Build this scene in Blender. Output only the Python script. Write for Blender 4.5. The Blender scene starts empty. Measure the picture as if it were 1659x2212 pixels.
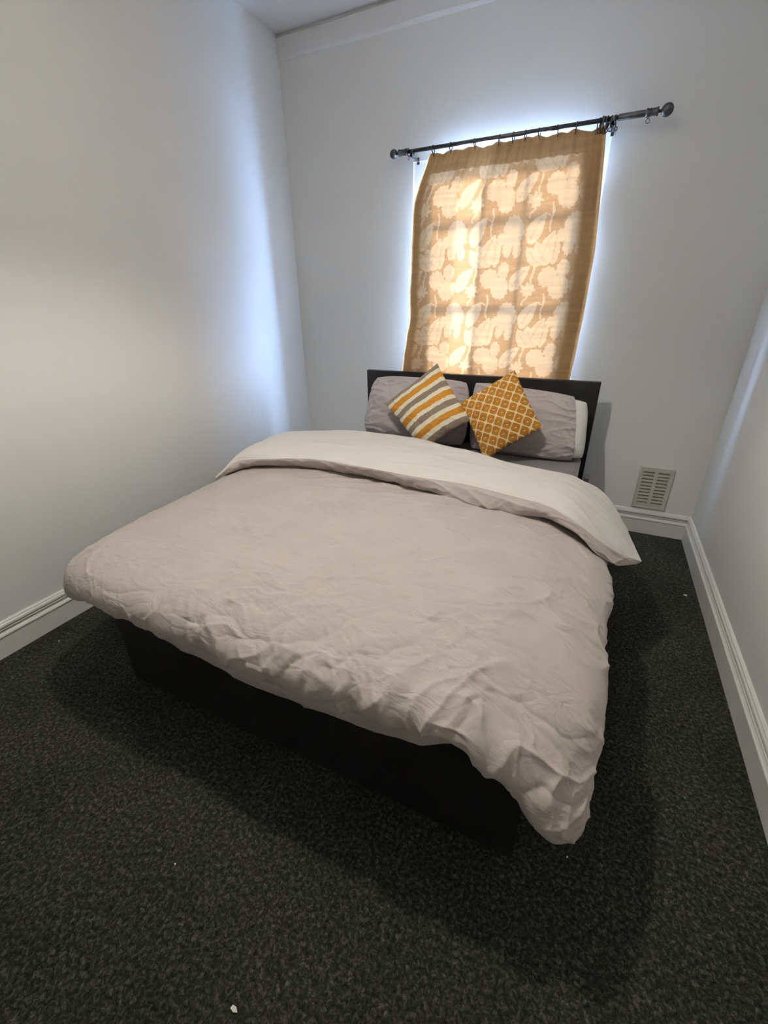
import bpy, bmesh, math, random
import numpy as np
from mathutils import Matrix, Vector

SC = bpy.context.scene
COL = SC.collection
random.seed(4)

# ------------------------------------------------------------------ camera
CAM = np.array([2.1942, -3.0775, 1.4047])
YAW, PITCH, ROLL, FPX = 0.4506, 0.4460, -0.0122, 935.75
F = np.array([-math.sin(YAW) * math.cos(PITCH), math.cos(YAW) * math.cos(PITCH), -math.sin(PITCH)])
R = np.cross(F, [0, 0, 1.0]); R /= np.linalg.norm(R)
U = np.cross(R, F)
R2 = R * math.cos(ROLL) + U * math.sin(ROLL)
U2 = -R * math.sin(ROLL) + U * math.cos(ROLL)
cd = bpy.data.cameras.new('camera')
cd.sensor_fit = 'HORIZONTAL'; cd.sensor_width = 36.0
cd.lens = FPX / 1659.0 * 36.0
cd.clip_start = 0.02
co = bpy.data.objects.new('camera', cd); COL.objects.link(co)
co.matrix_world = Matrix(((R2[0], U2[0], -F[0], CAM[0]), (R2[1], U2[1], -F[1], CAM[1]),
                          (R2[2], U2[2], -F[2], CAM[2]), (0, 0, 0, 1)))
SC.camera = co

# ------------------------------------------------------------------ world, sun, exposure
w = bpy.data.worlds.new('sky'); SC.world = w; w.use_nodes = True
bg = w.node_tree.nodes['Background']
bg.inputs['Color'].default_value = (0.42, 0.60, 1.0, 1)
bg.inputs['Strength'].default_value = 215.0
sd = bpy.data.lights.new('sun', 'SUN'); sd.energy = 270.0; sd.angle = math.radians(5); sd.color = (1.0, 0.94, 0.86)
so = bpy.data.objects.new('sun', sd); COL.objects.link(so)
SUN_DIR = Vector((0.04, -1.0, -0.42)).normalized()
so.rotation_euler = SUN_DIR.to_track_quat('-Z', 'Y').to_euler()
so.location = (3.5, 3, 4)
vs = SC.view_settings
vs.view_transform = 'Standard'; vs.look = 'None'; vs.gamma = 1.0; vs.use_curve_mapping = False
vs.exposure = 0.09
LAMP_POWER = 64.0

# ------------------------------------------------------------------ room dimensions
WX, FY, HZ = 2.885, -4.1, 2.93          # right wall, wall behind the camera, ceiling
WIN = (0.935, 2.035, 0.92, 2.192)       # window opening x0 x1 z0 z1
REV = 0.24                              # depth of the wall at the window


# ------------------------------------------------------------------ helpers
def link(name, me, mat=None, parent=None):
    o = bpy.data.objects.new(name, me); COL.objects.link(o)
    if mat is not None and len(me.materials) == 0:
        me.materials.append(mat)
    if parent is not None:
        o.parent = parent
    return o


def mesh(name, v, f, mat=None, parent=None, smooth=False):
    me = bpy.data.meshes.new(name)
    me.from_pydata([tuple(map(float, q)) for q in v], [], f); me.update()
    if smooth:
        me.polygons.foreach_set('use_smooth', [True] * len(me.polygons))
    return link(name, me, mat, parent)


def bmobj(name, bm, mat=None, parent=None, smooth=False, recalc=True):
    if recalc:
        bmesh.ops.recalc_face_normals(bm, faces=bm.faces)
    me = bpy.data.meshes.new(name); bm.to_mesh(me); bm.free()
    if smooth:
        me.polygons.foreach_set('use_smooth', [True] * len(me.polygons))
    return link(name, me, mat, parent)


def empty(name, loc):
    o = bpy.data.objects.new(name, None); COL.objects.link(o); o.location = loc
    o.empty_display_size = 0.05
    return o


def tag(o, label=None, cat=None, group=None, kind=None):
    if label: o['label'] = label
    if cat: o['category'] = cat
    if group: o['group'] = group
    if kind: o['kind'] = kind
    return o


def adopt(child, parent):
    child.parent = parent
    child.matrix_parent_inverse = Matrix.Translation(-Vector(parent.location))
    return child


def box(bm, a, b):
    vs_ = [bm.verts.new((x, y, z)) for x in (a[0], b[0]) for y in (a[1], b[1]) for z in (a[2], b[2])]
    for q in ((0, 1, 3, 2), (4, 6, 7, 5), (0, 4, 5, 1), (2, 3, 7, 6), (0, 2, 6, 4), (1, 5, 7, 3)):
        bm.faces.new([vs_[i] for i in q])


def bevel(bm, w_, seg=2):
    bmesh.ops.bevel(bm, geom=list(bm.edges), offset=w_, segments=seg, profile=0.5, affect='EDGES')


def boxobj(name, a, b, mat, parent=None, bev=0.0, smooth=False):
    bm = bmesh.new(); box(bm, a, b)
    if bev: bevel(bm, bev)
    return bmobj(name, bm, mat, parent, smooth)


def lathe(bm, prof, axis_o, axis='x', n=24):
    """prof: list of (along, radius) around an axis through axis_o"""
    rings = []
    for a_, r_ in prof:
        ring = []
        for k in range(n):
            t = 2 * math.pi * k / n
            c, s = r_ * math.cos(t), r_ * math.sin(t)
            p = (a_, c, s) if axis == 'x' else ((c, a_, s) if axis == 'y' else (c, s, a_))
            ring.append(bm.verts.new((axis_o[0] + p[0], axis_o[1] + p[1], axis_o[2] + p[2])))
        rings.append(ring)
    for i in range(len(rings) - 1):
        for k in range(n):
            bm.faces.new((rings[i][k], rings[i][(k + 1) % n], rings[i + 1][(k + 1) % n], rings[i + 1][k]))
    bm.faces.new(rings[0][::-1]); bm.faces.new(rings[-1])


def torus(bm, c, R_, r_, M=None, n=28, m=8):
    """ring around the x axis, transformed by M"""
    rings = []
    for i in range(n):
        a = 2 * math.pi * i / n
        ring = []
        for k in range(m):
            b = 2 * math.pi * k / m
            q = Vector((r_ * math.sin(b), (R_ + r_ * math.cos(b)) * math.cos(a), (R_ + r_ * math.cos(b)) * math.sin(a)))
            if M is not None: q = M @ q
            ring.append(bm.verts.new(q + Vector(c)))
        rings.append(ring)
    for i in range(n):
        for k in range(m):
            bm.faces.new((rings[i][k], rings[i][(k + 1) % m], rings[(i + 1) % n][(k + 1) % m], rings[(i + 1) % n][k]))


# ---- numpy noise
def _hash(ix, iy, seed):
    h = (ix.astype(np.int64) * 374761393 + iy.astype(np.int64) * 668265263 + seed * 1442695041) & 0xFFFFFFFF
    h = ((h ^ (h >> 13)) * 1274126177) & 0xFFFFFFFF
    h = h ^ (h >> 16)
    return (h & 0xFFFFFF) / float(0x1000000) * 2 * math.pi


def gnoise(x, y, seed=0):
    x = np.asarray(x, float); y = np.asarray(y, float)
    ix, iy = np.floor(x), np.floor(y)
    fx, fy = x - ix, y - iy
    ux, uy = fx ** 3 * (fx * (fx * 6 - 15) + 10), fy ** 3 * (fy * (fy * 6 - 15) + 10)
    def g(a, b):
        t = _hash(ix + a, iy + b, seed)
        return np.cos(t) * (fx - a) + np.sin(t) * (fy - b)
    n0 = g(0, 0) * (1 - ux) + g(1, 0) * ux
    n1 = g(0, 1) * (1 - ux) + g(1, 1) * ux
    return (n0 * (1 - uy) + n1 * uy) * 1.5


def fbm(x, y, seed=0, o=3):
    s = 0; a = 1.0
    for k in range(o):
        s = s + a * gnoise(x * 2 ** k, y * 2 ** k, seed + 17 * k); a *= 0.5
    return s


def ridge(x, y, seed=0, sharp=1.0):
    """sharp crests, 0..1"""
    return np.clip(1 - np.abs(gnoise(x, y, seed)) * 2.2, 0, 1) ** sharp


def sm(a, b, x):
    t = np.clip((x - a) / (b - a), 0, 1); return t * t * (3 - 2 * t)


def crom(P, n, axis=0):
    """resample control points along axis with a Catmull-Rom spline"""
    P = np.moveaxis(np.asarray(P, float), axis, 0)
    m = len(P)
    ext = np.concatenate([2 * P[:1] - P[1:2], P, 2 * P[-1:] - P[-2:-1]])
    t = np.linspace(0, m - 1, n); i = np.minimum(t.astype(int), m - 2); f = (t - i)
    f = f.reshape((-1,) + (1,) * (P.ndim - 1))
    a, b, c, d = ext[i], ext[i + 1], ext[i + 2], ext[i + 3]
    q = 0.5 * ((2 * b) + (c - a) * f + (2 * a - 5 * b + 4 * c - d) * f ** 2 + (3 * b - a - 3 * c + d) * f ** 3)
    return np.moveaxis(q, 0, axis)


def normals(G):
    du = np.gradient(G, axis=0); dv = np.gradient(G, axis=1)
    n = np.cross(du, dv)
    return n / np.maximum(np.linalg.norm(n, axis=-1, keepdims=True), 1e-9)


def gridfaces(nr, nc, off=0, flip=False, wrap=False):
    r = np.arange(nr if wrap else nr - 1)[:, None]; c = np.arange(nc - 1)[None, :]
    r1 = (r + 1) % nr
    a = (r * nc + c).ravel() + off; b = (r * nc + c + 1).ravel() + off
    d = (r1 * nc + c).ravel() + off; e = (r1 * nc + c + 1).ravel() + off
    q = np.stack([a, b, e, d], -1)
    return q[:, ::-1] if flip else q


def npmesh(name, V, Q, mat=None, parent=None, smooth=True, colors=None):
    V = np.asarray(V, np.float32).reshape(-1, 3); Q = np.asarray(Q, np.int32)
    me = bpy.data.meshes.new(name)
    me.vertices.add(len(V)); me.vertices.foreach_set('co', V.ravel())
    k = Q.shape[1]
    me.loops.add(Q.size); me.loops.foreach_set('vertex_index', Q.ravel())
    me.polygons.add(len(Q))
    me.polygons.foreach_set('loop_start', np.arange(len(Q), dtype=np.int32) * k)
    me.polygons.foreach_set('loop_total', np.full(len(Q), k, np.int32))
    me.polygons.foreach_set('use_smooth', np.full(len(Q), smooth, bool))
    me.update(calc_edges=True); me.validate()
    if colors is not None:
        at = me.color_attributes.new('weave', 'FLOAT_COLOR', 'POINT')
        c = np.ones((len(V), 4), np.float32); c[:, :3] = np.asarray(colors).reshape(-1, 3)
        at.data.foreach_set('color', c.ravel())
    return link(name, me, mat, parent)


def slab(name, top, bot, mat, parent=None, colors=None):
    """two grids sharing a border -> closed surface"""
    nr, nc = top.shape[:2]
    V = np.concatenate([top.reshape(-1, 3), bot.reshape(-1, 3)])
    N = nr * nc
    Q = [gridfaces(nr, nc), gridfaces(nr, nc, N, True)]
    idx = np.arange(N).reshape(nr, nc)
    loop = np.concatenate([idx[0, :-1], idx[:-1, -1], idx[-1, :0:-1], idx[:0:-1, 0]])
    nx = np.roll(loop, -1)
    Q.append(np.stack([loop, loop + N, nx + N, nx], -1))
    c = None
    if colors is not None:
        c = np.concatenate([colors.reshape(-1, 3), colors.reshape(-1, 3)])
    return npmesh(name, V, np.concatenate(Q), mat, parent, True, c)


# ---- materials
def srgb(r, g, b):
    f = lambda c: c / 12.92 if c <= 0.04045 else ((c + 0.055) / 1.055) ** 2.4
    return (f(r / 255), f(g / 255), f(b / 255))


class MT:
    def __init__(self, name):
        self.m = bpy.data.materials.new(name); self.m.use_nodes = True
        self.t = self.m.node_tree; self.b = self.t.nodes['Principled BSDF']
        self.out = self.t.nodes['Material Output']
    def n(self, typ, **k):
        x = self.t.nodes.new(typ)
        for a, v in k.items():
            if a in x.inputs: x.inputs[a].default_value = v
            else: setattr(x, a, v)
        return x
    def l(self, a, b): self.t.links.new(a, b)
    def obj(self):
        return self.n('ShaderNodeTexCoord').outputs['Object']
    def noise(self, vec, scale, detail=3, rough=0.5, dist=0.0):
        x = self.n('ShaderNodeTexNoise'); x.inputs['Scale'].default_value = scale
        x.inputs['Detail'].default_value = detail; x.inputs['Roughness'].default_value = rough
        x.inputs['Distortion'].default_value = dist
        self.l(vec, x.inputs['Vector']); return x.outputs['Fac']
    def ramp(self, fac, stops):
        x = self.n('ShaderNodeValToRGB'); e = x.color_ramp.elements
        while len(e) < len(stops): e.new(0.5)
        for q, (p, c) in zip(e, stops):
            q.position = p; q.color = (*c, 1)
        self.l(fac, x.inputs['Fac']); return x.outputs['Color']
    def bump(self, h, strength, dist=0.01, prev=None):
        x = self.n('ShaderNodeBump'); x.inputs['Strength'].default_value = strength
        x.inputs['Distance'].default_value = dist
        self.l(h, x.inputs['Height'])
        if prev is not None: self.l(prev, x.inputs['Normal'])
        return x.outputs['Normal']
    def set(self, **k):
        for a, v in k.items():
            self.b.inputs[a.replace('_', ' ')].default_value = v
        return self


def paint(name, col, rough=0.5, spec=0.35, bump=0.12, scale=220):
    m = MT(name); o = m.obj()
    n = m.noise(o, 1.3, 2)
    c = m.ramp(n, [(0.3, tuple(x * 0.985 for x in col)), (0.7, col)])
    m.l(c, m.b.inputs['Base Color'])
    m.set(Roughness=rough, Specular_IOR_Level=spec)
    m.l(m.bump(m.noise(o, scale, 2), bump, 0.002), m.b.inputs['Normal'])
    return m.m


def fabric(name, col, var=0.06, weave=900, bump=0.25, crease=0.0, rough=0.9):
    m = MT(name); o = m.obj()
    n = m.noise(o, 6, 4)
    c = m.ramp(n, [(0.3, tuple(x * (1 - var) for x in col)), (0.7, tuple(x * (1 + var * .5) for x in col))])
    m.l(c, m.b.inputs['Base Color'])
    m.set(Roughness=rough, Specular_IOR_Level=0.15)
    m.b.inputs['Sheen Weight'].default_value = 0.15
    nb = m.bump(m.noise(o, weave, 1), bump, 0.001)
    if crease:
        mp = m.n('ShaderNodeMapping'); mp.inputs['Scale'].default_value = (1.0, 1.9, 1.4)
        mp.inputs['Rotation'].default_value = (0, 0, 0.3); m.l(o, mp.inputs['Vector'])
        x = m.n('ShaderNodeTexNoise'); x.inputs['Scale'].default_value = 9; x.inputs['Detail'].default_value = 3
        x.inputs['Distortion'].default_value = 0.8
        m.l(mp.outputs['Vector'], x.inputs['Vector'])
        a = m.n('ShaderNodeMath', operation='SUBTRACT'); m.l(x.outputs['Fac'], a.inputs[0]); a.inputs[1].default_value = 0.5
        b = m.n('ShaderNodeMath', operation='ABSOLUTE'); m.l(a.outputs[0], b.inputs[0])
        nb = m.bump(b.outputs[0], crease, 0.03, nb)
    m.l(nb, m.b.inputs['Normal'])
    return m.m


def plain(name, col, rough=0.5, metal=0.0, spec=0.5, var=0.1, vscale=30, bump=0.0, bscale=200):
    m = MT(name); o = m.obj()
    c = m.ramp(m.noise(o, vscale, 4), [(0.3, tuple(x * (1 - var) for x in col)), (0.7, tuple(min(1, x * (1 + var)) for x in col))])
    m.l(c, m.b.inputs['Base Color'])
    m.set(Roughness=rough, Metallic=metal, Specular_IOR_Level=spec)
    if bump: m.l(m.bump(m.noise(o, bscale, 3), bump, 0.002), m.b.inputs['Normal'])
    return m.m


M_WALL = paint('wall_paint', (0.76, 0.76, 0.745), rough=0.66, spec=0.14)
M_CEIL = paint('ceiling_paint', (0.76, 0.76, 0.76), rough=0.8, spec=0.2)
M_TRIM = paint('gloss_trim_paint', (0.74, 0.74, 0.70), rough=0.35, spec=0.4, bump=0.05)
M_FRAME = paint('window_frame_paint', (0.8, 0.8, 0.8), rough=0.4)
M_BLACK = plain('black_brown_veneer', (0.010, 0.009, 0.009), rough=0.55, spec=0.35, var=0.25, vscale=14)
M_SHEET = fabric('grey_sheet_cotton', (0.235, 0.215, 0.222))
M_PILLOW = fabric('mauve_grey_pillowcase', (0.44, 0.385, 0.385), crease=0.25)
M_PINK = fabric('pink_grey_duvet_cotton', (0.505, 0.440, 0.414), crease=0.38)
M_WHITE = fabric('cream_white_duvet_cotton', (0.70, 0.655, 0.615), var=0.03, crease=0.06)
M_INNER = fabric('white_pillow_cotton', (0.72, 0.70, 0.66), var=0.03, crease=0.2)
M_ROD = plain('dull_grey_metal', (0.075, 0.075, 0.078), rough=0.45, metal=0.75, var=0.35, vscale=60, bump=0.3)
M_VENT = plain('aged_white_plastic', (0.56, 0.545, 0.48), rough=0.5, var=0.04)
M_VENTIN = plain('dusty_vent_mesh', (0.30, 0.285, 0.23), rough=0.9, var=0.35, vscale=180)
M_PAPER = plain('white_paper', (0.75, 0.74, 0.70), rough=0.9, var=0.05)
M_SILL = plain('worn_brown_sill', (0.10, 0.075, 0.055), rough=0.8, var=0.4)
M_RIB = plain('beige_ribbed_plastic', (0.34, 0.29, 0.22), rough=0.7, var=0.15)
M_SHADE = None

# glass
g = MT('window_glass')
tr = g.n('ShaderNodeBsdfTransparent'); gl = g.n('ShaderNodeBsdfGlossy'); gl.inputs['Roughness'].default_value = 0.02
tr.inputs['Color'].default_value = (0.93, 0.95, 0.95, 1)
mx = g.n('ShaderNodeMixShader'); mx.inputs[0].default_value = 0.06
g.l(tr.outputs[0], mx.inputs[1]); g.l(gl.outputs[0], mx.inputs[2]); g.l(mx.outputs[0], g.out.inputs['Surface'])
M_GLASS = g.m

# carpet
m = MT('charcoal_carpet'); o = m.obj()
n1 = m.noise(o, 90, 6, 0.72, 0.5)
n2 = m.noise(o, 3.2, 3)
n3 = m.noise(o, 420, 2, 0.6)
c1 = m.ramp(n1, [(0.28, (0.012, 0.0120, 0.010)), (0.50, (0.050, 0.0500, 0.040)), (0.62, (0.118, 0.117, 0.093)), (0.76, (0.25, 0.246, 0.20))])
c2 = m.ramp(n2, [(0.3, (0.78, 0.78, 0.78)), (0.7, (1.12, 1.12, 1.12))])
mm = m.n('ShaderNodeMix', data_type='RGBA', blend_type='MULTIPLY'); mm.inputs['Factor'].default_value = 1
m.l(c1, mm.inputs[6]); m.l(c2, mm.inputs[7]); m.l(mm.outputs[2], m.b.inputs['Base Color'])
m.set(Roughness=1.0, Specular_IOR_Level=0.05)
nb = m.bump(n1, 0.9, 0.012); nb = m.bump(n3, 0.5, 0.004, nb)
m.l(nb, m.b.inputs['Normal'])
M_CARPET = m.m


def woven(name, translucent=0.0, bump=0.3, scale=1200, rough=0.9):
    """cloth coloured by its own woven / printed pattern (colour attribute)"""
    m = MT(name); o = m.obj()
    at = m.n('ShaderNodeVertexColor'); at.layer_name = 'weave'
    nz = m.noise(o, 60, 4)
    cr = m.ramp(nz, [(0.3, (0.92, 0.92, 0.92)), (0.7, (1.0, 1.0, 1.0))])
    mm = m.n('ShaderNodeMix', data_type='RGBA', blend_type='MULTIPLY'); mm.inputs['Factor'].default_value = 1
    m.l(at.outputs['Color'], mm.inputs[6]); m.l(cr, mm.inputs[7])
    col = mm.outputs[2]
    nb = m.bump(m.noise(o, scale, 1), bump, 0.001)
    if translucent:
        d = m.n('ShaderNodeBsdfDiffuse'); t = m.n('ShaderNodeBsdfTranslucent'); x = m.n('ShaderNodeMixShader')
        gm = m.n('ShaderNodeGamma'); gm.inputs['Gamma'].default_value = 1.15; m.l(col, gm.inputs['Color'])
        m.l(col, d.inputs['Color']); m.l(gm.outputs[0], t.inputs['Color']); m.l(nb, d.inputs['Normal'])
        x.inputs[0].default_value = translucent
        m.l(d.outputs[0], x.inputs[1]); m.l(t.outputs[0], x.inputs[2]); m.l(x.outputs[0], m.out.inputs['Surface'])
    else:
        m.l(col, m.b.inputs['Base Color']); m.l(nb, m.b.inputs['Normal'])
        m.set(Roughness=rough, Specular_IOR_Level=0.15)
    return m.m


M_CURTAIN = woven('gold_jacquard_curtain', translucent=0.30)
M_CUSH = woven('printed_cushion_cotton')

# ------------------------------------------------------------------ room shell
T = 0.12
tag(boxobj('floor', (-T, FY - T, -0.1), (WX + T, REV, 0.0), M_CARPET), 'dark charcoal flecked carpet covering the bedroom floor', kind='structure')
tag(boxobj('ceiling', (-T, FY - T, HZ), (WX + T, REV, HZ + 0.1), M_CEIL), 'plain white ceiling above the window wall', kind='structure')
tag(boxobj('wall_left', (-T, FY - T, 0), (0, REV, HZ), M_WALL), 'plain off-white wall left of the bed', kind='structure')
tag(boxobj('wall_right', (WX, FY - T, 0), (WX + T, REV, HZ), M_WALL), 'plain off-white wall right of the bed', kind='structure')
tag(boxobj('wall_front', (0, FY - T, 0), (WX, FY, HZ), M_WALL), 'plain off-white wall behind the viewer', kind='structure')
bm = bmesh.new()
x0, x1, z0, z1 = WIN
for a, b in (((0, 0, 0), (x0, REV, HZ)), ((x1, 0, 0), (WX, REV, HZ)), ((x0, 0, 0), (x1, REV, z0)), ((x0, 0, z1), (x1, REV, HZ))):
    box(bm, a, b)
tag(bmobj('wall_back', bm, M_WALL), 'off-white wall with the curtained window behind the headboard', kind='structure')

# fascia band under the ceiling of the back wall
prof = [(0.0, 2.802), (0.004, 2.803), (0.016, 2.813), (0.018, 2.818), (0.018, 2.908), (0.015, 2.911), (0.001, 2.912), (0.0, HZ)]
bm = bmesh.new()
L_ = [[bm.verts.new((x, -d, z)) for d, z in prof] for x in (0.0, WX)]
for i in range(len(prof) - 1):
    bm.faces.new((L_[0][i], L_[0][i + 1], L_[1][i + 1], L_[1][i]))
tag(bmobj('trim_1', bm, M_CEIL), 'shallow white band below the ceiling on the window wall', kind='structure')

# baseboards: one moulded profile, mitred at the corners
BP = [(0.019, 0.0), (0.019, 0.094), (0.0225, 0.097), (0.0235, 0.101), (0.0225, 0.105), (0.017, 0.108), (0.0125, 0.113),
      (0.012, 0.119), (0.0145, 0.1245), (0.0185, 0.1275), (0.0185, 0.1295), (0.004, 0.1305), (0.004, 0.1355), (0.017, 0.1365),
      (0.018, 0.142), (0.0165, 0.149), (0.012, 0.1535), (0.011, 0.158), (0.006, 0.162), (0.0, 0.1635)]


def baseboard(name, f, label):
    bm = bmesh.new()
    A = [bm.verts.new(f(0, d, z)) for d, z in BP]; B = [bm.verts.new(f(1, d, z)) for d, z in BP]
    for i in range(len(BP) - 1):
        bm.faces.new((A[i], A[i + 1], B[i + 1], B[i]))
    tag(bmobj(name, bm, M_TRIM), label, kind='structure')


baseboard('baseboard_left', lambda e, d, z: (d, (FY + d) if e == 0 else -d, z), 'moulded white skirting board along the left wall')
baseboard('baseboard_back', lambda e, d, z: (d if e == 0 else WX - d, -d, z), 'moulded white skirting board under the air vent')
baseboard('baseboard_right', lambda e, d, z: (WX - d, (FY + d) if e == 0 else -d, z), 'moulded white skirting board along the right wall')
baseboard('baseboard_front', lambda e, d, z: (d if e == 0 else WX - d, FY + d, z), 'moulded white skirting board behind the viewer')

# ------------------------------------------------------------------ window
wn = empty('window_1', (1.485, 0.15, z0)); tag(wn, 'white glazed window behind the patterned curtain', kind='structure')
fl, fr, fh = 0.155, 0.13, 0.06         # boxed left jamb, right jamb, head and foot
gx0, gx1 = x0 + fl, x1 - fr
bm = bmesh.new()
for a, b in (((x0, .012, z0), (gx0, .11, z1)), ((gx1, .012, z0), (x1, .11, z1)),
             ((gx0, .012, z0), (gx1, .11, z0 + fh)), ((gx0, .012, z1 - fh), (gx1, .11, z1))):
    box(bm, a, b)
adopt(bmobj('frame', bm, M_FRAME), wn)
BARZ = (1.885, 1.42); BARX = (1.405, 1.645)
for z in BARZ:
    adopt(boxobj('glazing_bar', (gx0, .02, z - .012), (gx1, .07, z + .012), M_FRAME), wn)
for x in BARX:
    adopt(boxobj('glazing_bar', (x - .012, .025, z0 + fh), (x + .012, .065, z1 - fh), M_FRAME), wn)
xs_ = [gx0] + list(BARX) + [gx1]; zs_ = [z0 + fh] + sorted(BARZ) + [z1 - fh]
for i in range(3):
    for j in range(3):
        adopt(boxobj('pane', (xs_[i], .038, zs_[j]), (xs_[i + 1], .041, zs_[j + 1]), M_GLASS), wn)
adopt(boxobj('sill', (x0 - .01, -.028, z0 - .02), (x1 + .012, .012, z0 + .0), M_SILL, bev=.004), wn)

# ------------------------------------------------------------------ curtain pole and rings
RY, RZ = -0.10, 2.2191
cr = empty('curtain_pole', (1.53, RY, RZ)); tag(cr, 'grey telescopic metal curtain pole with ball finials above the window', 'curtain pole')


def part(name, prof, n=24, mat=M_ROD):
    bm = bmesh.new(); lathe(bm, prof, (0, RY, RZ), 'x', n)
    return adopt(bmobj(name, bm, mat, smooth=True), cr)


part('inner_tube', [(0.885, .0098), (2.09, .0098)])
part('outer_tube', [(2.055, .0125), (2.057, .0138), (2.215, .0138), (2.217, .0125)])


def finial(xc, s, r):
    k = [(-r * math.cos(a), max(r * math.sin(a), .0005)) for a in np.linspace(0.02, math.pi - 0.02, 17)]
    f = part('finial', sorted([(xc + s * q, rr) for q, rr in k]))
    bm = bmesh.new()
    lathe(bm, sorted([(xc - s * d, rr) for d, rr in ((r * .9, .006), (r + .008, .007), (r + .009, .017), (r + .014, .0185), (r + .02, .0155),
                                                       (r + .05, .0150), (r + .053, .0175), (r + .060, .0175), (r + .062, .013))]), (0, RY, RZ), 'x')
    c = bmobj('collar', bm, M_ROD, smooth=True); adopt(c, cr)
    return f


finial(0.848, -1, 0.0235)
finial(2.262, 1, 0.0265)
for xb in (0.968, 2.034):
    bm = bmesh.new()
    box(bm, (xb - .007, -.004, RZ - .044), (xb + .007, 0.0, RZ - .010))
    box(bm, (xb - .005, RY - .004, RZ - .032), (xb + .005, -.003, RZ - .022))
    box(bm, (xb - .006, RY - .020, RZ - .030), (xb + .006, RY - .0145, RZ + .004))
    box(bm, (xb - .006, RY + .0145, RZ - .030), (xb + .006, RY + .020, RZ + .012))
    box(bm, (xb - .006, RY - .020, RZ - .031), (xb + .006, RY + .020, RZ - .0145))
    adopt(bmobj('bracket', bm, M_ROD), cr)


def ring(x, tilt, yaw, label, group, drop=0.008, rr=0.0185, er=0.0085, ez=1.2):
    t = empty('curtain_ring', (x, RY, RZ - drop)); tag(t, label, 'ring', group)
    Mx = Matrix.Rotation(yaw, 3, 'Z') @ Matrix.Rotation(tilt, 3, 'Y')
    bm = bmesh.new(); torus(bm, (0, 0, 0), rr, 0.0025, Mx)
    bmobj('hoop', bm, M_ROD, t, True)
    bm = bmesh.new()
    torus(bm, Mx @ Vector((0, 0, -rr - er - .002)), er, 0.0017, Mx @ Matrix.Rotation(ez, 3, 'Z'), 16, 6)
    bmobj('eyelet', bm, M_ROD, t, True)
    return t


RINGX = [1.098, 1.203, 1.341, 1.477, 1.552, 1.615, 1.685, 1.778, 1.866]
ORD = ['first', 'second', 'third', 'fourth', 'fifth', 'sixth', 'seventh', 'eighth', 'ninth']
for i, x in enumerate(RINGX):
    ring(x, random.uniform(-.12, .12), random.uniform(-.15, .15),
         'thin metal ring holding up the curtain, %s ring from its left corner' % ORD[i], 'rings holding the curtain', er=.0045, ez=.25)
for i in range(9):
    ring(1.972 + i * 0.0092, random.uniform(-.35, .35), random.uniform(-.4, .4),
         'spare metal ring in the tight bunch at the right end of the curtain', 'bunched spare rings', rr=random.uniform(.0205, .0245), drop=random.uniform(.008, .014))
ring(2.190, .1, .5, 'single loose ring beside the right finial of the pole', 'loose end rings', rr=.0180, drop=.003)
ring(0.944, -.1, -.3, 'single loose ring beside the left finial of the pole', 'loose end rings', rr=.0180, drop=.003)

# ------------------------------------------------------------------ curtain
NR, NC = 520, 400
v = np.linspace(0, 1, NR)[:, None]; u = np.linspace(0, 1, NC)[None, :]
ZT, ZB = 2.203, 0.83
zz = ZT + (ZB - ZT) * v
lz = np.array([.83, .98, 1.20, 1.313, 1.455, 1.70, 1.90, 1.965, 2.06, 2.16, 2.19, 2.206])
lx = np.array([.925, .934, .955, .971, .953, .958, .962, .968, 1.000, 1.045, 1.054, 1.064])
rz_ = np.array([.83, .97, 1.34, 1.66, 2.09, 2.2]); rx_ = np.array([2.026, 2.033, 2.048, 2.050, 2.018, 2.008])
XL = np.interp(zz, lz, lx); XR = np.interp(zz, rz_, rx_)
k = np.ones(9) / 9
XL[:, 0] = np.convolve(np.pad(XL[:, 0], 4, 'edge'), k, 'valid'); XR[:, 0] = np.convolve(np.pad(XR[:, 0], 4, 'edge'), k, 'valid')
X = XL + (XR - XL) * u
# sag of the heading between the rings
xt = X[0]
d = np.min(np.abs(xt[:, None] - np.array(RINGX + [1.99])[None, :]), axis=1)
sag = -0.010 * sm(0, .06, d) - 0.006 * (fbm(xt * 9, xt * 0 + 3.1, 5) + .3)
Z = zz + sag[None, :] * (1 - sm(0, .25, v)) + 0 * u
fold = 0.013 * np.sin(2 * math.pi * (u * 5.2 + 0.10 * v)) * (0.35 + 0.65 * v) + 0.010 * fbm(u * 7 + 0.15 * v, v * 0.8, 3, 2)
pinch = 0.006 * np.sin(2 * math.pi * u * 17 + 1.2 * fbm(u * 6, u * 0, 8)) * (1 - sm(0.08, .45, v))
edge = 0.022 * (1 - sm(0, .14, u)) * (1 - sm(.35, .75, v)) - 0.060 * (1 - sm(0, .16, u)) * sm(.45, .85, v) + 0.058 * sm(.84, 1, u) * sm(.03, .22, v)
Y = RY + 0.012 - fold * 0.9 - pinch + edge - 0.006 * fbm(X * 5, Z * 4, 12)
G = np.stack([X, Y, Z], -1)

# woven floral pattern, evaluated in cloth coordinates (metres)
cu = (X - X[:, :1]) + 0 * Z
cu = u * 1.075 + 0 * v; cv = ZT - Z
TW, TH = 0.332, 0.445


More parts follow.
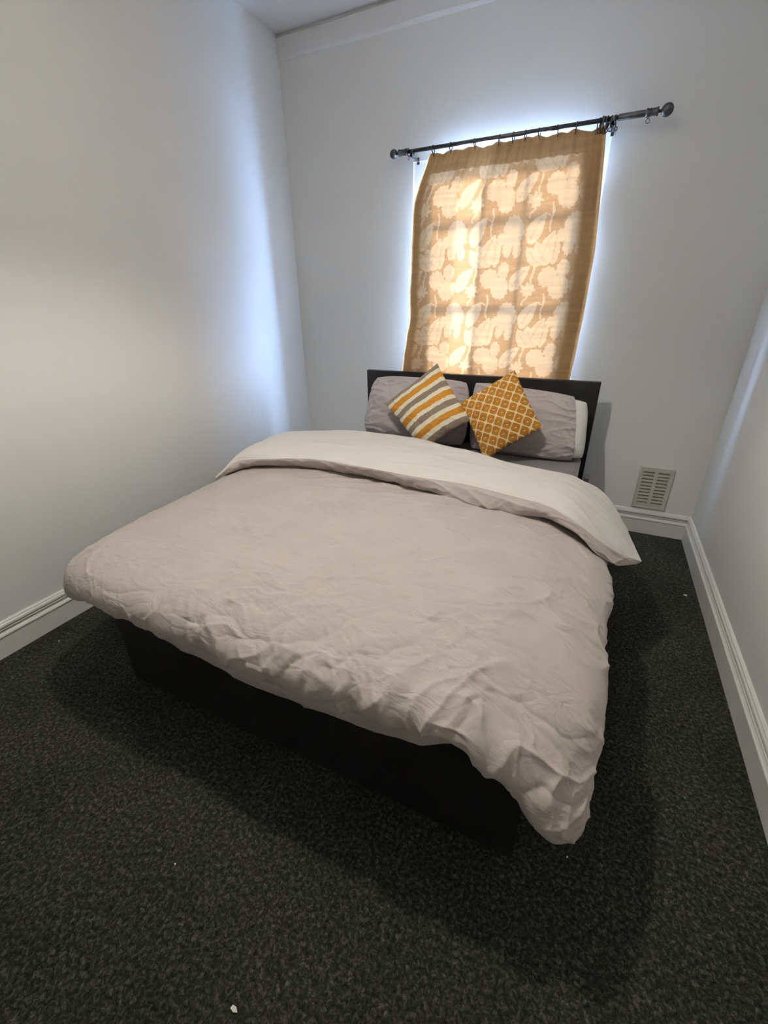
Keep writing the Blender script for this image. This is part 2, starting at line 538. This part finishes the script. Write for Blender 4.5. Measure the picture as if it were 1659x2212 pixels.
def leaf(px, py, ax, ay, bx, by, w_, bend=0.12):
    """pointed leaf from a to b; returns mask and mid-rib distance"""
    dx, dy = bx - ax, by - ay; L = math.hypot(dx, dy); ex, ey = dx / L, dy / L
    s = ((px - ax) * ex + (py - ay) * ey) / L
    t = (-(px - ax) * ey + (py - ay) * ex) / L + bend * (s * (1 - s)) * 2
    wd = w_ / L * np.sin(np.clip(s, 0, 1) ** 0.8 * math.pi) ** 0.75
    inside = (s > 0) & (s < 1) & (np.abs(t) < wd)
    vein = inside & ((np.abs(t) < 0.018 + 0.02 * (np.abs(np.sin(s * 26)) > .93)) & (s > .15) & (s < .8))
    return inside, vein


def blob(px, py, cx, cy, rx, ry, lobes, ph, amp=.05):
    a = np.arctan2((py - cy) / ry, (px - cx) / rx); r = np.hypot((px - cx) / rx, (py - cy) / ry)
    return r < 1 + amp * np.sin(lobes * a + ph) + .035 * np.sin(lobes * 3.1 * a + 1)


S_ = 0.332 / 455.0           # motif drawn on a 455-unit repeat
wob = 0.0035
PX0 = cu + wob * fbm(cu * 60, cv * 60, 21, 2); PY0 = cv + wob * fbm(cu * 60, cv * 60, 22, 2)
mot = np.zeros_like(PX0, bool); vein = np.zeros_like(mot); tulip = np.zeros_like(mot)
OX, OY = -0.045, -0.06
for oi in range(-1, 5):
    for oj in range(-1, 5):
        px = (PX0 - OX - oi * TW) / S_ + 600; py = (PY0 - OY - oj * TH) / S_ * (632 * S_ / TH)
        sel = (px > 560) & (px < 1280) & (py > 20) & (py < 980)
        if not sel.any(): continue
        # big rounded bloom
        A = blob(px, py, 915, 395, 72, 75, 11, 0) | blob(px, py, 1022, 335, 45, 65, 9, 1, .05) | blob(px, py, 1005, 470, 72, 88, 13, 2)
        B = blob(px, py, 1080, 690, 82, 112, 15, .5, .05) | blob(px, py, 1035, 815, 36, 60, 9, 1) | blob(px, py, 1115, 820, 32, 62, 9, 2) | blob(px, py, 985, 735, 36, 46, 9, 0)
        C = blob(px, py, 775, 485, 52, 46, 7, .6, .22)
        M_ = A | B | C
        for q in ((640, 495, 772, 308, 52), (910, 305, 800, 140, 62), (942, 308, 968, 75, 42), (748, 788, 862, 578, 56), (848, 935, 940, 700, 46), (850, 940, 735, 800, 50)):
            i_, v_ = leaf(px, py, *q); M_ |= i_; vein |= v_
        for (ax, ay, bx, by) in ((800, 300, 798, 440), (908, 520, 905, 705), (862, 585, 905, 600), (775, 520, 745, 600)):
            t = np.clip(((px - ax) * (bx - ax) + (py - ay) * (by - ay)) / ((bx - ax) ** 2 + (by - ay) ** 2), 0, 1)
            M_ |= np.hypot(px - ax - t * (bx - ax) - 8 * np.sin(t * 6), py - ay - t * (by - ay)) < 8
        mot |= M_; tulip |= B
mot = mot.astype(float); vein = vein.astype(float)
lattice = 0.5 + 0.5 * np.sign(np.sin(cu * 900) * np.sin(cv * 900))
head = 1 - sm(0.098, 0.104, cv + 0.004 * fbm(cu * 20, cu * 0, 2))
left = 1 - sm(0.045, 0.075, X - XL + 0 * Z)
right = sm(-0.115, -0.075, X - XR + 0 * Z)
hem = np.clip(head + left + right, 0, 1)[..., None]
ground = np.array(srgb(212, 174, 132)); light = np.array(srgb(236, 208, 172)); double = np.array(srgb(186, 150, 108))
mk = (mot * (1 - .45 * vein))[..., None]
colr = ground * (1 - mk) + light * mk
colr = colr * (1 - hem) + double * hem
dense = 1 - 0.10 * fbm(cu * 3, cv * 40, 31, 2)[..., None]
colr = np.clip(colr * dense, 0, 1)
Y2 = Y - 0.0012 * mot
G = np.stack([X, Y2, Z], -1)
curtain = npmesh('curtain', G, gridfaces(NR, NC), M_CURTAIN, None, True, colr)
ln = MT('curtain_lining_cotton')
d_ = ln.n('ShaderNodeBsdfDiffuse'); t_ = ln.n('ShaderNodeBsdfTranslucent'); x_ = ln.n('ShaderNodeMixShader')
nzc = ln.ramp(ln.noise(ln.obj(), 40, 2), [(0.3, (.76, .76, .75)), (0.7, (.80, .80, .79))])
ln.l(nzc, d_.inputs['Color']); ln.l(nzc, t_.inputs['Color']); x_.inputs[0].default_value = .0265
ln.l(d_.outputs[0], x_.inputs[1]); ln.l(t_.outputs[0], x_.inputs[2]); ln.l(x_.outputs[0], ln.out.inputs['Surface'])
M_LINING = ln.m
M_BRIGHT_STRIP = M_LINING.copy(); M_BRIGHT_STRIP.name = 'lining_bright_strip'
[q for q in M_BRIGHT_STRIP.node_tree.nodes if q.type == 'MIX_SHADER'][0].inputs[0].default_value = .046
for ca_, cb_, mt_ in ((5, 107, M_LINING), (107, 163, M_BRIGHT_STRIP), (163, 393, M_LINING)):   # lining behind the cloth; thinner middle drop added to make a bright column
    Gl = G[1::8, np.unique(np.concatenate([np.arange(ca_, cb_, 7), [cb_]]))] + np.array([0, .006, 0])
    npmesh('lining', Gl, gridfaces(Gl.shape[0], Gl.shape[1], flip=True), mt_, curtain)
tag(curtain, 'gold beige curtain woven with pale flowers and leaves, lit from behind', 'curtain')

# ------------------------------------------------------------------ air vent
vx, vz, vw, vh = 2.540, 0.1836, 0.1846, 0.272
vt = empty('air_vent', (vx + vw / 2, 0, vz)); tag(vt, 'rectangular cream plastic air vent with two rows of slots above the skirting', 'vent')


def plate_holes(xs, zs, hole, y_front, y_back):
    bm = bmesh.new()
    for i in range(len(xs) - 1):
        for j in range(len(zs) - 1):
            if hole(i, j): continue
            box(bm, (xs[i], y_front, zs[j]), (xs[i + 1], y_back, zs[j + 1]))
    bmesh.ops.remove_doubles(bm, verts=bm.verts, dist=1e-6)
    # drop internal faces
    seen = {}
    for f in bm.faces:
        seen.setdefault(tuple(sorted(q.index for q in f.verts)), []).append(f)
    bm.verts.index_update()
    cc = {}
    for f in bm.faces:
        c = f.calc_center_median(); cc.setdefault((round(c.x, 5), round(c.y, 5), round(c.z, 5)), []).append(f)
    kill = [f for l in cc.values() if len(l) > 1 for f in l]
    bmesh.ops.delete(bm, geom=kill, context='FACES')
    return bm


mg, cb = 0.020, 0.020
sw = (vw - 2 * mg - cb) / 2
xs = [vx, vx + mg, vx + mg + sw, vx + mg + sw + cb, vx + vw - mg, vx + vw]
zs = [vz]; ph_ = (vh - 0.045) / 10
for j in range(10):
    zs += [vz + 0.0225 + j * ph_ + ph_ * .26, vz + 0.0225 + j * ph_ + ph_ * .80]
zs += [vz + vh]
adopt(bmobj('plate', plate_holes(xs, zs, lambda i, j: i in (1, 3) and j % 2 == 1, -0.012, -0.002), M_VENT), vt)
boxb = boxobj('fly_mesh', (vx + .006, -0.0055, vz + .006), (vx + vw - .006, -0.0005, vz + vh - .006), M_VENTIN); adopt(boxb, vt)
bm = bmesh.new()   # rolled outer lip
for a, b in (((vx - .003, -.0145, vz - .003), (vx + .006, -.0, vz + vh + .003)), ((vx + vw - .006, -.0145, vz - .003), (vx + vw + .003, 0, vz + vh + .003)),
             ((vx + .006, -.0145, vz - .003), (vx + vw - .006, 0, vz + .006)), ((vx + .006, -.0145, vz + vh - .006), (vx + vw - .006, 0, vz + vh + .003))):
    box(bm, a, b)
bevel(bm, .002, 1)
adopt(bmobj('lip', bm, M_VENT), vt)

# ------------------------------------------------------------------ bed frame
BX0, BX1, BYH, BYF = 0.655, 2.212, -0.2305, -2.318
bed = empty('bed_frame', ((BX0 + BX1) / 2, (BYH + BYF) / 2, 0)); tag(bed, 'black wooden double bed frame with flat panel headboard and low footboard', 'bed')
HBX0 = 0.695
adopt(boxobj('headboard', (HBX0, BYH, 0.0), (BX1, BYH + 0.04, 0.989), M_BLACK, bev=.003), bed)
adopt(boxobj('footboard', (BX0, BYF, 0.0), (BX1, BYF + 0.04, 0.385), M_BLACK, bev=.002), bed)
for xa in (BX0 + .012, BX1 - .042):
    adopt(boxobj('side_rail', (xa, BYF + .04, 0.055), (xa + .03, BYH, 0.375), M_BLACK, bev=.002), bed)
adopt(boxobj('slat_base', (BX0 + .045, BYF + .045, 0.20), (BX1 - .045, BYH - .005, 0.225), M_BLACK), bed)

# mattress in a grey fitted sheet
bm = bmesh.new(); box(bm, (BX0 + .047, BYF + .05, 0.226), (BX1 - .047 + .02, BYH - .012, 0.558))
bmesh.ops.bevel(bm, geom=list(bm.edges), offset=.035, segments=5, profile=.5, affect='EDGES')
bmesh.ops.subdivide_edges(bm, edges=[e for e in bm.edges if e.calc_length() > .3], cuts=30, use_grid_fill=True)
for q in bm.verts:
    q.co.z += 0.004 * float(gnoise(q.co.x * 5, q.co.y * 5, 3)) * (q.co.z > .5)
matt = bmobj('mattress', bm, M_SHEET, None, True)
tag(matt, 'mattress in a plain grey fitted sheet on the black bed frame', 'mattress')


# ------------------------------------------------------------------ pillows and cushions
def puff(name, corners, thick, mat, parent=None, n=(90, 120), cave=0.05, pw=2.2, wr=None, colors=None, nrm=None, expo=0.5, rnd=0.0, open_end=False):
    """stuffed cloth from four corners (bl, br, tr, tl) in 3-D"""
    bl, br, tr_, tl = [np.array(c, float) for c in corners]
    vv = np.linspace(-1, 1, n[0])[:, None]; uu = np.linspace(-1, 1, n[1])[None, :]
    # ease towards the seam so that the rim is well resolved
    vv = np.sin(vv * math.pi / 2) * .6 + vv * .4; uu = np.sin(uu * math.pi / 2) * .6 + uu * .4
    u2 = uu * (1 - cave * (1 - vv ** 2)); v2 = vv * (1 - cave * (1 - uu ** 2))
    if rnd:
        u2 = u2 * np.sqrt(1 - rnd * np.abs(vv) ** 4); v2 = v2 * np.sqrt(1 - rnd * np.abs(uu) ** 4)
    a = ((u2 + 1) / 2)[..., None]; b = ((v2 + 1) / 2)[..., None]
    P = (bl * (1 - a) + br * a) * (1 - b) + (tl * (1 - a) + tr_ * a) * b
    N = np.cross(br - bl + tr_ - tl, tl - bl + tr_ - br); N = N / np.linalg.norm(N)
    prof = (np.clip(1 - np.abs(uu) ** pw, 0, 1) ** expo) * (np.clip(1 - np.abs(vv) ** pw, 0, 1) ** expo)
    if open_end:
        prof = np.where(uu > 0, np.maximum(prof, (np.clip(1 - np.abs(vv) ** pw, 0, 1) ** expo) * (1 - .25 * np.clip(uu, 0, 1) ** 4)), prof)
    h = thick / 2 * prof
    top = P + N * (h[..., None] + .0008); bot = P - N * (h[..., None] + .0008)
    if wr is not None:
        d_ = wr(uu + 0 * vv, vv + 0 * uu) * np.clip(prof * 3, .15, 1)
        top = top + N * d_[..., None]
    c = colors(uu + 0 * vv, vv + 0 * uu) if colors is not None else None
    return slab(name, top, bot, mat, parent, c)


def pillow_wr(seed):
    def f(a, b):
        r = 0.010 * fbm(a * 2.2, b * 2.2, seed, 2)
        e = np.maximum(np.abs(a), np.abs(b))
        r = r + 0.010 * (ridge(a * 1.5 + b * .8, b * 3.5 - a, seed + 3, 2) - .4) * (0.3 + .7 * sm(.4, .95, e))
        return r + 0.006 * (ridge(a * 5, b * 5, seed + 5, 2) - .3) * sm(.6, .95, e)
    return f


# left pillow
t = empty('pillow', (1.12, -0.40, 0.56)); tag(t, 'mauve grey pillow against the headboard behind the striped cushion', 'pillow', 'bed pillows')
adopt(puff('pillowcase', [(.745, -.425, .585), (1.500, -.42, .565), (1.474, -.315, .972), (.800, -.315, .972)], .21, M_PILLOW, cave=.0, pw=3, rnd=.16, wr=pillow_wr(2)), t)
# right pillow with its white filling showing at the open end
t = empty('pillow', (1.84, -0.40, 0.56)); tag(t, 'mauve grey pillow with a white inner end showing at the right side of the headboard', 'pillow', 'bed pillows')
adopt(puff('pillowcase', [(1.520, -.425, .563), (2.150, -.425, .560), (2.100, -.325, .925), (1.492, -.315, .970)], .20, M_PILLOW, cave=.0, pw=3, rnd=.10, wr=pillow_wr(9), open_end=True), t)
tag(adopt(puff('inner_pillow', [(1.85, -.412, .590), (2.200, -.418, .578), (2.168, -.330, .900), (1.80, -.325, .92)], .150, M_INNER, cave=.0, pw=4, rnd=.14), t), 'white inner pillow end')

OR = np.array(srgb(196, 133, 52)); CRM = np.array(srgb(226, 216, 192)); TPE = np.array(srgb(141, 125, 110))


def stripes(a, b):
    # stripes run parallel to the left-top edge, stacked towards the bottom-right
    q = (1 - b) / 2 + 0.006 * fbm(a * 3, b * 3, 4)
    cols = [TPE, CRM, OR, CRM, TPE, CRM, OR, CRM, TPE, CRM, OR, CRM, TPE]
    wds = np.array([.085, .065, .10, .065, .09, .06, .095, .06, .09, .065, .095, .065, .085]); cw = np.cumsum(wds) / wds.sum()
    i = np.clip(np.searchsorted(cw, q), 0, 12)
    return np.array(cols)[i]


GOLD = np.array(srgb(176, 120, 46)); LINE = np.array(srgb(224, 198, 158))


def lattice_print(a, b):
    n = 10.2
    s = (a + b) / 2 * n / 1.0 * .5 + .5; t_ = (b - a) / 2 * n * .5
    s = s + .05 * fbm(a * 7, b * 7, 5, 2); t_ = t_ + .05 * fbm(a * 7, b * 7, 6, 2)
    fs, ft = s - np.floor(s) - .5, t_ - np.floor(t_) - .5
    rr = (np.abs(fs) ** 5 + np.abs(ft) ** 5) ** .2
    line = sm(.43, .455, rr)
    # dash
    ds, dt = fs * .55 - ft * .84, fs * .84 + ft * .55
    dash = 1 - sm(.8, 1.0, np.hypot(ds / .17, (dt + .6 * ds * ds) / .045))
    k_ = np.clip(line + dash, 0, 1)[..., None]
    return GOLD * (1 - k_) + LINE * k_


def cush_wr(seed):
    return lambda a, b: 0.008 * fbm(a * 1.6, b * 1.6, seed, 2) + .004 * (ridge(a * 3, b * 3, seed + 1, 2) - .3)


# striped: corners left, bottom, right, top  -> bl=left?  edge left-top is the upper seam
c1 = puff('cushion', [(1.304, -.690, .598), (1.566, -.590, .792), (1.286, -.425, 1.078), (.990, -.560, .836)], .14, M_CUSH,
          n=(260, 200), cave=.045, pw=2.0, wr=cush_wr(31), colors=stripes)
tag(c1, 'orange, cream and taupe striped square cushion standing on its corner', 'cushion')
c2 = puff('cushion', [(1.680, -.685, .590), (1.962, -.585, .786), (1.752, -.430, 1.062), (1.476, -.530, .876)], .14, M_CUSH,
          n=(300, 300), cave=.03, pw=2.0, wr=cush_wr(41), colors=lattice_print)
tag(c2, 'mustard cushion printed with a cream lattice, standing on its corner', 'cushion')

# ------------------------------------------------------------------ duvet
dv = empty('duvet', (1.42, -1.6, 0.56)); tag(dv, 'pinkish grey crumpled duvet with its cream underside turned down at the head', 'duvet')
NET = [
    [(.500, -2.375, .450), (.60, -2.405, .452), (.80, -2.372, .452), (1.05, -2.355, .436), (1.42, -2.350, .420), (1.80, -2.350, .440), (2.07, -2.365, .470), (2.262, -2.405, .310), (2.328, -2.370, .268)],
    [(.485, -2.33, .455), (.60, -2.400, .508), (.80, -2.420, .518), (1.05, -2.418, .508), (1.42, -2.418, .495), (1.80, -2.415, .507), (2.07, -2.412, .520), (2.262, -2.415, .395), (2.345, -2.34, .295)],
    [(.475, -2.24, .44), (.565, -2.32, .545), (.80, -2.365, .575), (1.05, -2.365, .575), (1.42, -2.36, .565), (1.80, -2.36, .565), (2.08, -2.35, .555), (2.27, -2.33, .475), (2.35, -2.25, .32)],
    [(.46, -2.12, .42), (.515, -2.14, .545), (.75, -2.17, .592), (1.05, -2.17, .600), (1.42, -2.17, .598), (1.80, -2.17, .598), (2.10, -2.16, .585), (2.30, -2.15, .50), (2.355, -2.10, .35)],
    [(.44, -1.84, .42), (.485, -1.85, .55), (.70, -1.85, .592), (1.05, -1.85, .602), (1.42, -1.85, .605), (1.80, -1.85, .602), (2.12, -1.85, .585), (2.315, -1.84, .49), (2.355, -1.82, .35)],
    [(.43, -1.50, .42), (.475, -1.50, .55), (.70, -1.52, .590), (1.05, -1.54, .600), (1.42, -1.54, .603), (1.80, -1.54, .600), (2.12, -1.55, .585), (2.33, -1.55, .49), (2.375, -1.54, .36)],
    [(.43, -1.20, .42), (.48, -1.20, .54), (.70, -1.25, .588), (1.05, -1.27, .592), (1.42, -1.27, .592), (1.80, -1.27, .592), (2.12, -1.28, .58), (2.29, -1.28, .49), (2.34, -1.28, .36)],
    [(.44, -1.00, .42), (.50, -1.00, .54), (.70, -1.00, .580), (1.05, -1.00, .585), (1.42, -1.00, .585), (1.80, -1.02, .585), (2.12, -1.05, .57), (2.27, -1.05, .48), (2.33, -1.05, .36)],
]
nr, nc = 420, 460
P = crom(crom(np.array(NET), nr, 0), nc, 1)
N = normals(P)
if N[nr // 2, nc // 2, 2] < 0: N = -N
# cloth coordinates in metres
sx = np.cumsum(np.linalg.norm(np.diff(P, axis=1, prepend=P[:, :1]), axis=-1), axis=1); sx = sx - sx[:, nc // 2:nc // 2 + 1]
sy = np.cumsum(np.linalg.norm(np.diff(P, axis=0, prepend=P[:1]), axis=-1), axis=0)
eu = np.minimum(np.linspace(0, 1, nc), 1 - np.linspace(0, 1, nc))[None, :] * 2.2
ev = np.minimum(sy, 9)
rim = np.clip(np.minimum(np.abs(sx - sx[:, :1]), np.abs(sx[:, -1:] - sx)), 0, 1)
rim = np.minimum(rim, ev)
thick = 0.010 + 0.050 * sm(0, .14, rim) ** .8
wx = sx + .05 * fbm(sx * 4, sy * 4, 1); wy = sy + .05 * fbm(sx * 4, sy * 4, 2)
headw = sm(.75, 1.15, sy); footw = 1 - sm(.10, .42, sy); midw = 1 - .6 * headw
dsp = 0.013 * fbm(sx * 2.0, sy * 2.0, 7, 2)
ca, sa = math.cos(-.42), math.sin(-.42)
hx, hy = wx * ca - wy * sa, wx * sa + wy * ca
dsp = dsp + headw * 0.011 * (ridge(hx * 1.6, hy * 7.0, 11, 1.6) - .4) + .5 * headw * .006 * (ridge(hx * 2.5, hy * 12, 12, 1.5) - .4)
cb_, sb_ = math.cos(.25), math.sin(.25)
mx_, my_ = wx * cb_ - wy * sb_, wx * sb_ + wy * cb_
dsp = dsp + midw * (0.0065 * (ridge(mx_ * 1.6, my_ * 5.0, 13, 3.0) - .2) + .0050 * (ridge(wx * 3.5 + 3, wy * 4.5, 14, 4.5) - .15)
                    + .0045 * (ridge(hx * 2.2, hy * 7, 15, 4.0) - .15) + .0035 * (ridge(mx_ * 4.5, my_ * 8, 16, 5) - .12)) * (.35 + 1.1 * sm(-.15, .35, gnoise(sx * 2.2 + 5, sy * 2.2, 44)))
# foot end: strong diagonal tucks gathered towards the hem
fa = wx + .35 * wy
footw = footw * (.5 + .5 * sm(-.55, .25, sx))
dsp = dsp + footw * (0.015 * (ridge(fa * 3.6, wy * 1.6 + 5, 18, 2.2) - .3) + .011 * (ridge(wx * 6 - wy * 4, wy * 3, 19, 3.0) - .25) + .006 * (ridge(wx * 11 + wy * 9, wy * 6 - wx * 3, 20, 3.0) - .25))
rs = sm(.35, .95, sx) * footw
dsp = dsp + rs * .010 * (ridge((wx + wy * .8) * 6, (wy - wx * .4) * 3, 23, 1.6) - .4)
cr1 = ridge(hx * 2.6 + 4, hy * 5.5, 71, 9) - ridge(mx_ * 2.4, my_ * 5.0 + 2, 72, 9)
cr2 = ridge(wx * 4.2, wy * 5.5, 73, 10) - ridge(wx * 5.0 + 7, wy * 4.0, 74, 10)
dsp = dsp * (.6 + .4 * sm(-.65, .0, sx))
dsp = dsp + (.4 + .6 * sm(-.6, .1, sx)) * (1 - .55 * headw) * (.0040 * cr1 + .0026 * cr2) * (.4 + .9 * sm(-.2, .3, gnoise(sx * 1.8, sy * 1.8 + 9, 75)))
dsp = dsp + footw * .006 * (ridge(fa * 6.0, wy * 3.5, 76, 5) - ridge(wx * 5.5 - wy * 6, wy * 3, 77, 5))
dsp = dsp * np.clip(.25 + rim * 9, 0, 1)
top = P + N * (thick / 2 + dsp)[..., None]
bot = P - N * (thick / 2 - dsp * .5)[..., None]
# hem scallops
sc_ = (0.012 * fbm(sx * 6, sx * 0 + 1, 33, 2) * np.exp(-sy / .06))
top[..., 2] += sc_; bot[..., 2] += sc_
adopt(slab('cover', top, bot, M_PINK), dv)

# under layer of the cover peeping out below the front seam
fx = np.linspace(.84, 2.06, 160); fq = np.linspace(0, 1, 14)[:, None]
zb_ = np.interp(fx, [.84, 1.1, 1.41, 1.74, 1.95, 2.06], [.435, .362, .330, .350, .385, .450]) + .005 * fbm(fx * 14, fx * 0 + 2, 81, 2)
zt_ = np.interp(fx, [.84, 1.41, 2.06], [.50, .485, .515])
FZ = zt_[None, :] * (1 - fq) + zb_[None, :] * fq
FYm = -2.368 - .018 * np.sin(fq * math.pi) - .008 * (ridge(fx[None, :] * 6 + fq, fq * 1.5, 82, 2) - .3) + 0 * FZ
FL = np.stack([fx[None, :] + 0 * FZ, FYm, FZ], -1)
adopt(slab('under_layer', FL, FL + np.array([0, .010, 0]), M_PINK), dv)

# turned-down band
BL = np.array([(0.459, -1.532, 0.575), (0.49, -1.454, 0.6), (0.601, -1.346, 0.615), (0.91, -1.265, 0.62), (1.186, -1.257, 0.62), (1.509, -1.303, 0.62), (1.753, -1.369, 0.62), (1.959, -1.404, 0.62), (2.103, -1.387, 0.62), (2.213, -1.426, 0.6), (2.289, -1.453, 0.55), (2.382, -1.397, 0.48), (2.47, -1.267, 0.43)])
BWt = np.array([(0.465, -1.535, 0.59), (0.511, -1.42, 0.65), (0.659, -1.402, 0.68), (0.945, -1.309, 0.69), (1.272, -1.318, 0.69), (1.519, -1.332, 0.69), (1.736, -1.329, 0.69), (1.946, -1.376, 0.69), (2.095, -1.396, 0.68), (2.206, -1.437, 0.65), (2.316, -1.408, 0.57), (2.403, -1.34, 0.5), (2.487, -1.253, 0.44)])
BB = np.array([(0.449, -1.519, 0.59), (0.466, -1.372, 0.65), (0.473, -1.24, 0.68), (0.52, -0.976, 0.7), (0.809, -0.793, 0.7), (1.174, -0.763, 0.7), (1.484, -0.826, 0.7), (1.771, -0.956, 0.7), (1.981, -0.991, 0.69), (2.149, -0.963, 0.67), (2.303, -0.915, 0.59), (2.401, -0.965, 0.49), (2.485, -1.255, 0.445)])
nb_ = 320
L3, W3, B3 = crom(BL, nb_), crom(BWt, nb_), crom(BB, nb_)
e_ = np.linspace(0, 1, nb_); tap = (sm(0, .10, e_) * (1 - sm(.90, 1, e_)))[:, None]
yv, zv = np.array([0, 1.0, 0]), np.array([0, 0, 1.0])
# pink rolled end: tucked under, out, up to the seam
E_ = np.stack([L3 + (.05 * yv - .004 * zv) * tap, L3, L3 * .6 + W3 * .4 + (-.018 * yv) * tap, L3 * .2 + W3 * .8 + (-.014 * yv) * tap, W3], 0)
E_ = crom(E_, 40, 0)
q_ = np.linspace(0, 1, 40)[:, None]; xx = E_[..., 0]
Ne = normals(E_); Ne = Ne if Ne[20, 160, 1] < 0 else -Ne
de = (.008 * (ridge(xx * 7 + q_ * 1.2, q_ * 1.5 + xx, 51, 1.6) - .4) + .005 * (ridge(xx * 15 - q_ * 1.5, q_ * 2, 52, 1.8) - .4)) * np.sin(q_ * math.pi) ** .6 * tap[:, 0][None, :]
E_ = E_ + Ne * de[..., None]
adopt(npmesh('rolled_edge', E_, gridfaces(40, nb_, flip=True), M_PINK), dv)
W4 = E_[-1]
Wn = np.stack([W4, W3 * .88 + B3 * .12 + .016 * zv * tap, W3 * .6 + B3 * .4 + .026 * zv * tap, W3 * .25 + B3 * .75 + .018 * zv * tap, B3,
               B3 + (.022 * yv - .035 * zv) * tap, B3 + (.012 * yv - .085 * zv) * tap, B3 + (-.04 * yv - .115 * zv) * tap], 0)
Wn = crom(Wn, 150, 0)
q_ = np.linspace(0, 1, 150)[:, None]; xx, yy = Wn[..., 0], Wn[..., 1]
Nw = normals(Wn); Nw = Nw if Nw[40, 160, 2] > 0 else -Nw
rw = sm(2.0, 2.3, xx)
dw = .007 * fbm(xx * 3, yy * 4, 61, 2) + .003 * (ridge(xx * 3, yy * 8, 62, 2) - .3) + rw * .006 * (ridge(yy * 9 + xx * 3, xx * 2, 63, 1.6) - .4)
dw = dw * sm(0, .06, q_) * tap[:, 0][None, :]
Wn = Wn + Nw * dw[..., None]
tag(adopt(npmesh('turned_down_band', Wn, gridfaces(150, nb_, flip=True), M_WHITE), dv), 'cream white turned-down band')

# ------------------------------------------------------------------ small things
rb = empty('ribbed_box', (2.236, -0.10, 0.0)); tag(rb, 'small beige ribbed block partly hidden beside the foot of the headboard', 'box')
adopt(boxobj('body', (2.222, -.135, .0), (2.252, -.045, .372), M_RIB, bev=.003), rb)
for i in range(5):
    x = 2.2235 + i * .0062
    adopt(boxobj('rib', (x, -.1375, .25), (x + .0028, -.134, .368), M_RIB), rb)

SCR = [((1.713, -2.874), .010, 'white torn paper scrap on the carpet nearest the viewer'),
       ((2.811, -.706), .011, 'white crumb on the carpet beside the right skirting board'),
       ((.131, -2.323), .006, 'tiny white crumb on the carpet beside the left skirting board'),
       ((2.352, -2.25), .004, 'tiny pale crumb on the carpet below the hanging duvet corner'),
       ((1.365, -2.733), .004, 'tiny pale crumb on the open carpet in front of the bed')]
for (x, y), s, lab in SCR:
    bm = bmesh.new()
    k = random.randint(5, 6)
    lo = []; hi = []
    for i in range(k):
        a = 2 * math.pi * i / k + random.uniform(-.3, .3); r = s * random.uniform(.45, 1.1)
        lo.append(bm.verts.new((x + r * math.cos(a), y + r * .7 * math.sin(a), .0005)))
        hi.append(bm.verts.new((x + r * math.cos(a), y + r * .7 * math.sin(a), .0022 + random.uniform(0, .35) * s)))
    bm.faces.new(lo[::-1]); bm.faces.new(hi)
    for i in range(k):
        bm.faces.new((lo[i], lo[(i + 1) % k], hi[(i + 1) % k], hi[i]))
    tag(bmobj('paper_scrap', bm, M_PAPER), lab, 'scrap')

# ------------------------------------------------------------------ pendant lamp over the foot of the bed (its shade cuts the light on the walls)
LX, LY, LZ = 1.46, -2.06, 2.46
lp = empty('pendant_lamp', (LX, LY, HZ)); tag(lp, 'pendant ceiling lamp with a pale cloth shade above the foot of the bed', 'lamp')
sh = MT('lamp_shade_cloth')
d_ = sh.n('ShaderNodeBsdfDiffuse'); t_ = sh.n('ShaderNodeBsdfTranslucent'); x_ = sh.n('ShaderNodeMixShader')
nzc = sh.ramp(sh.noise(sh.obj(), 80, 2), [(0.3, (.84, .83, .80)), (0.7, (.88, .87, .84))])
sh.l(nzc, d_.inputs['Color']); sh.l(nzc, t_.inputs['Color']); x_.inputs[0].default_value = .75
sh.l(d_.outputs[0], x_.inputs[1]); sh.l(t_.outputs[0], x_.inputs[2]); sh.l(x_.outputs[0], sh.out.inputs['Surface'])
bm = bmesh.new()
ns = 48; rgs = []
for r_, z_ in ((.185, LZ - .130), (.11, LZ + .10)):
    rgs.append([bm.verts.new((LX + r_ * math.cos(2 * math.pi * k / ns), LY + r_ * math.sin(2 * math.pi * k / ns), z_)) for k in range(ns)])
for k in range(ns):
    bm.faces.new((rgs[0][k], rgs[0][(k + 1) % ns], rgs[1][(k + 1) % ns], rgs[1][k]))
adopt(bmobj('shade', bm, sh.m, smooth=True), lp)
bm = bmesh.new(); lathe(bm, [(LZ + .075, .016), (LZ + .13, .016), (LZ + .14, .004), (HZ - .03, .004), (HZ - .025, .045), (HZ, .05)], (LX, LY, 0), 'z', 20)
adopt(bmobj('cord_and_rose', bm, M_FRAME, smooth=True), lp)
ld = bpy.data.lights.new('bulb', 'POINT'); ld.energy = LAMP_POWER; ld.shadow_soft_size = 0.035; ld.color = (1.0, 0.96, 0.855)
lo_ = bpy.data.objects.new('bulb', ld); COL.objects.link(lo_); lo_.location = (LX, LY, LZ)

# light portal in the window opening (sampling aid only)
pd = bpy.data.lights.new('window_portal', 'AREA'); pd.shape = 'RECTANGLE'; pd.size = x1 - x0; pd.size_y = z1 - z0
pd.cycles.is_portal = True
po = bpy.data.objects.new('window_portal', pd); COL.objects.link(po)
po.location = ((x0 + x1) / 2, .2, (z0 + z1) / 2); po.rotation_euler = (-math.pi / 2, 0, 0)
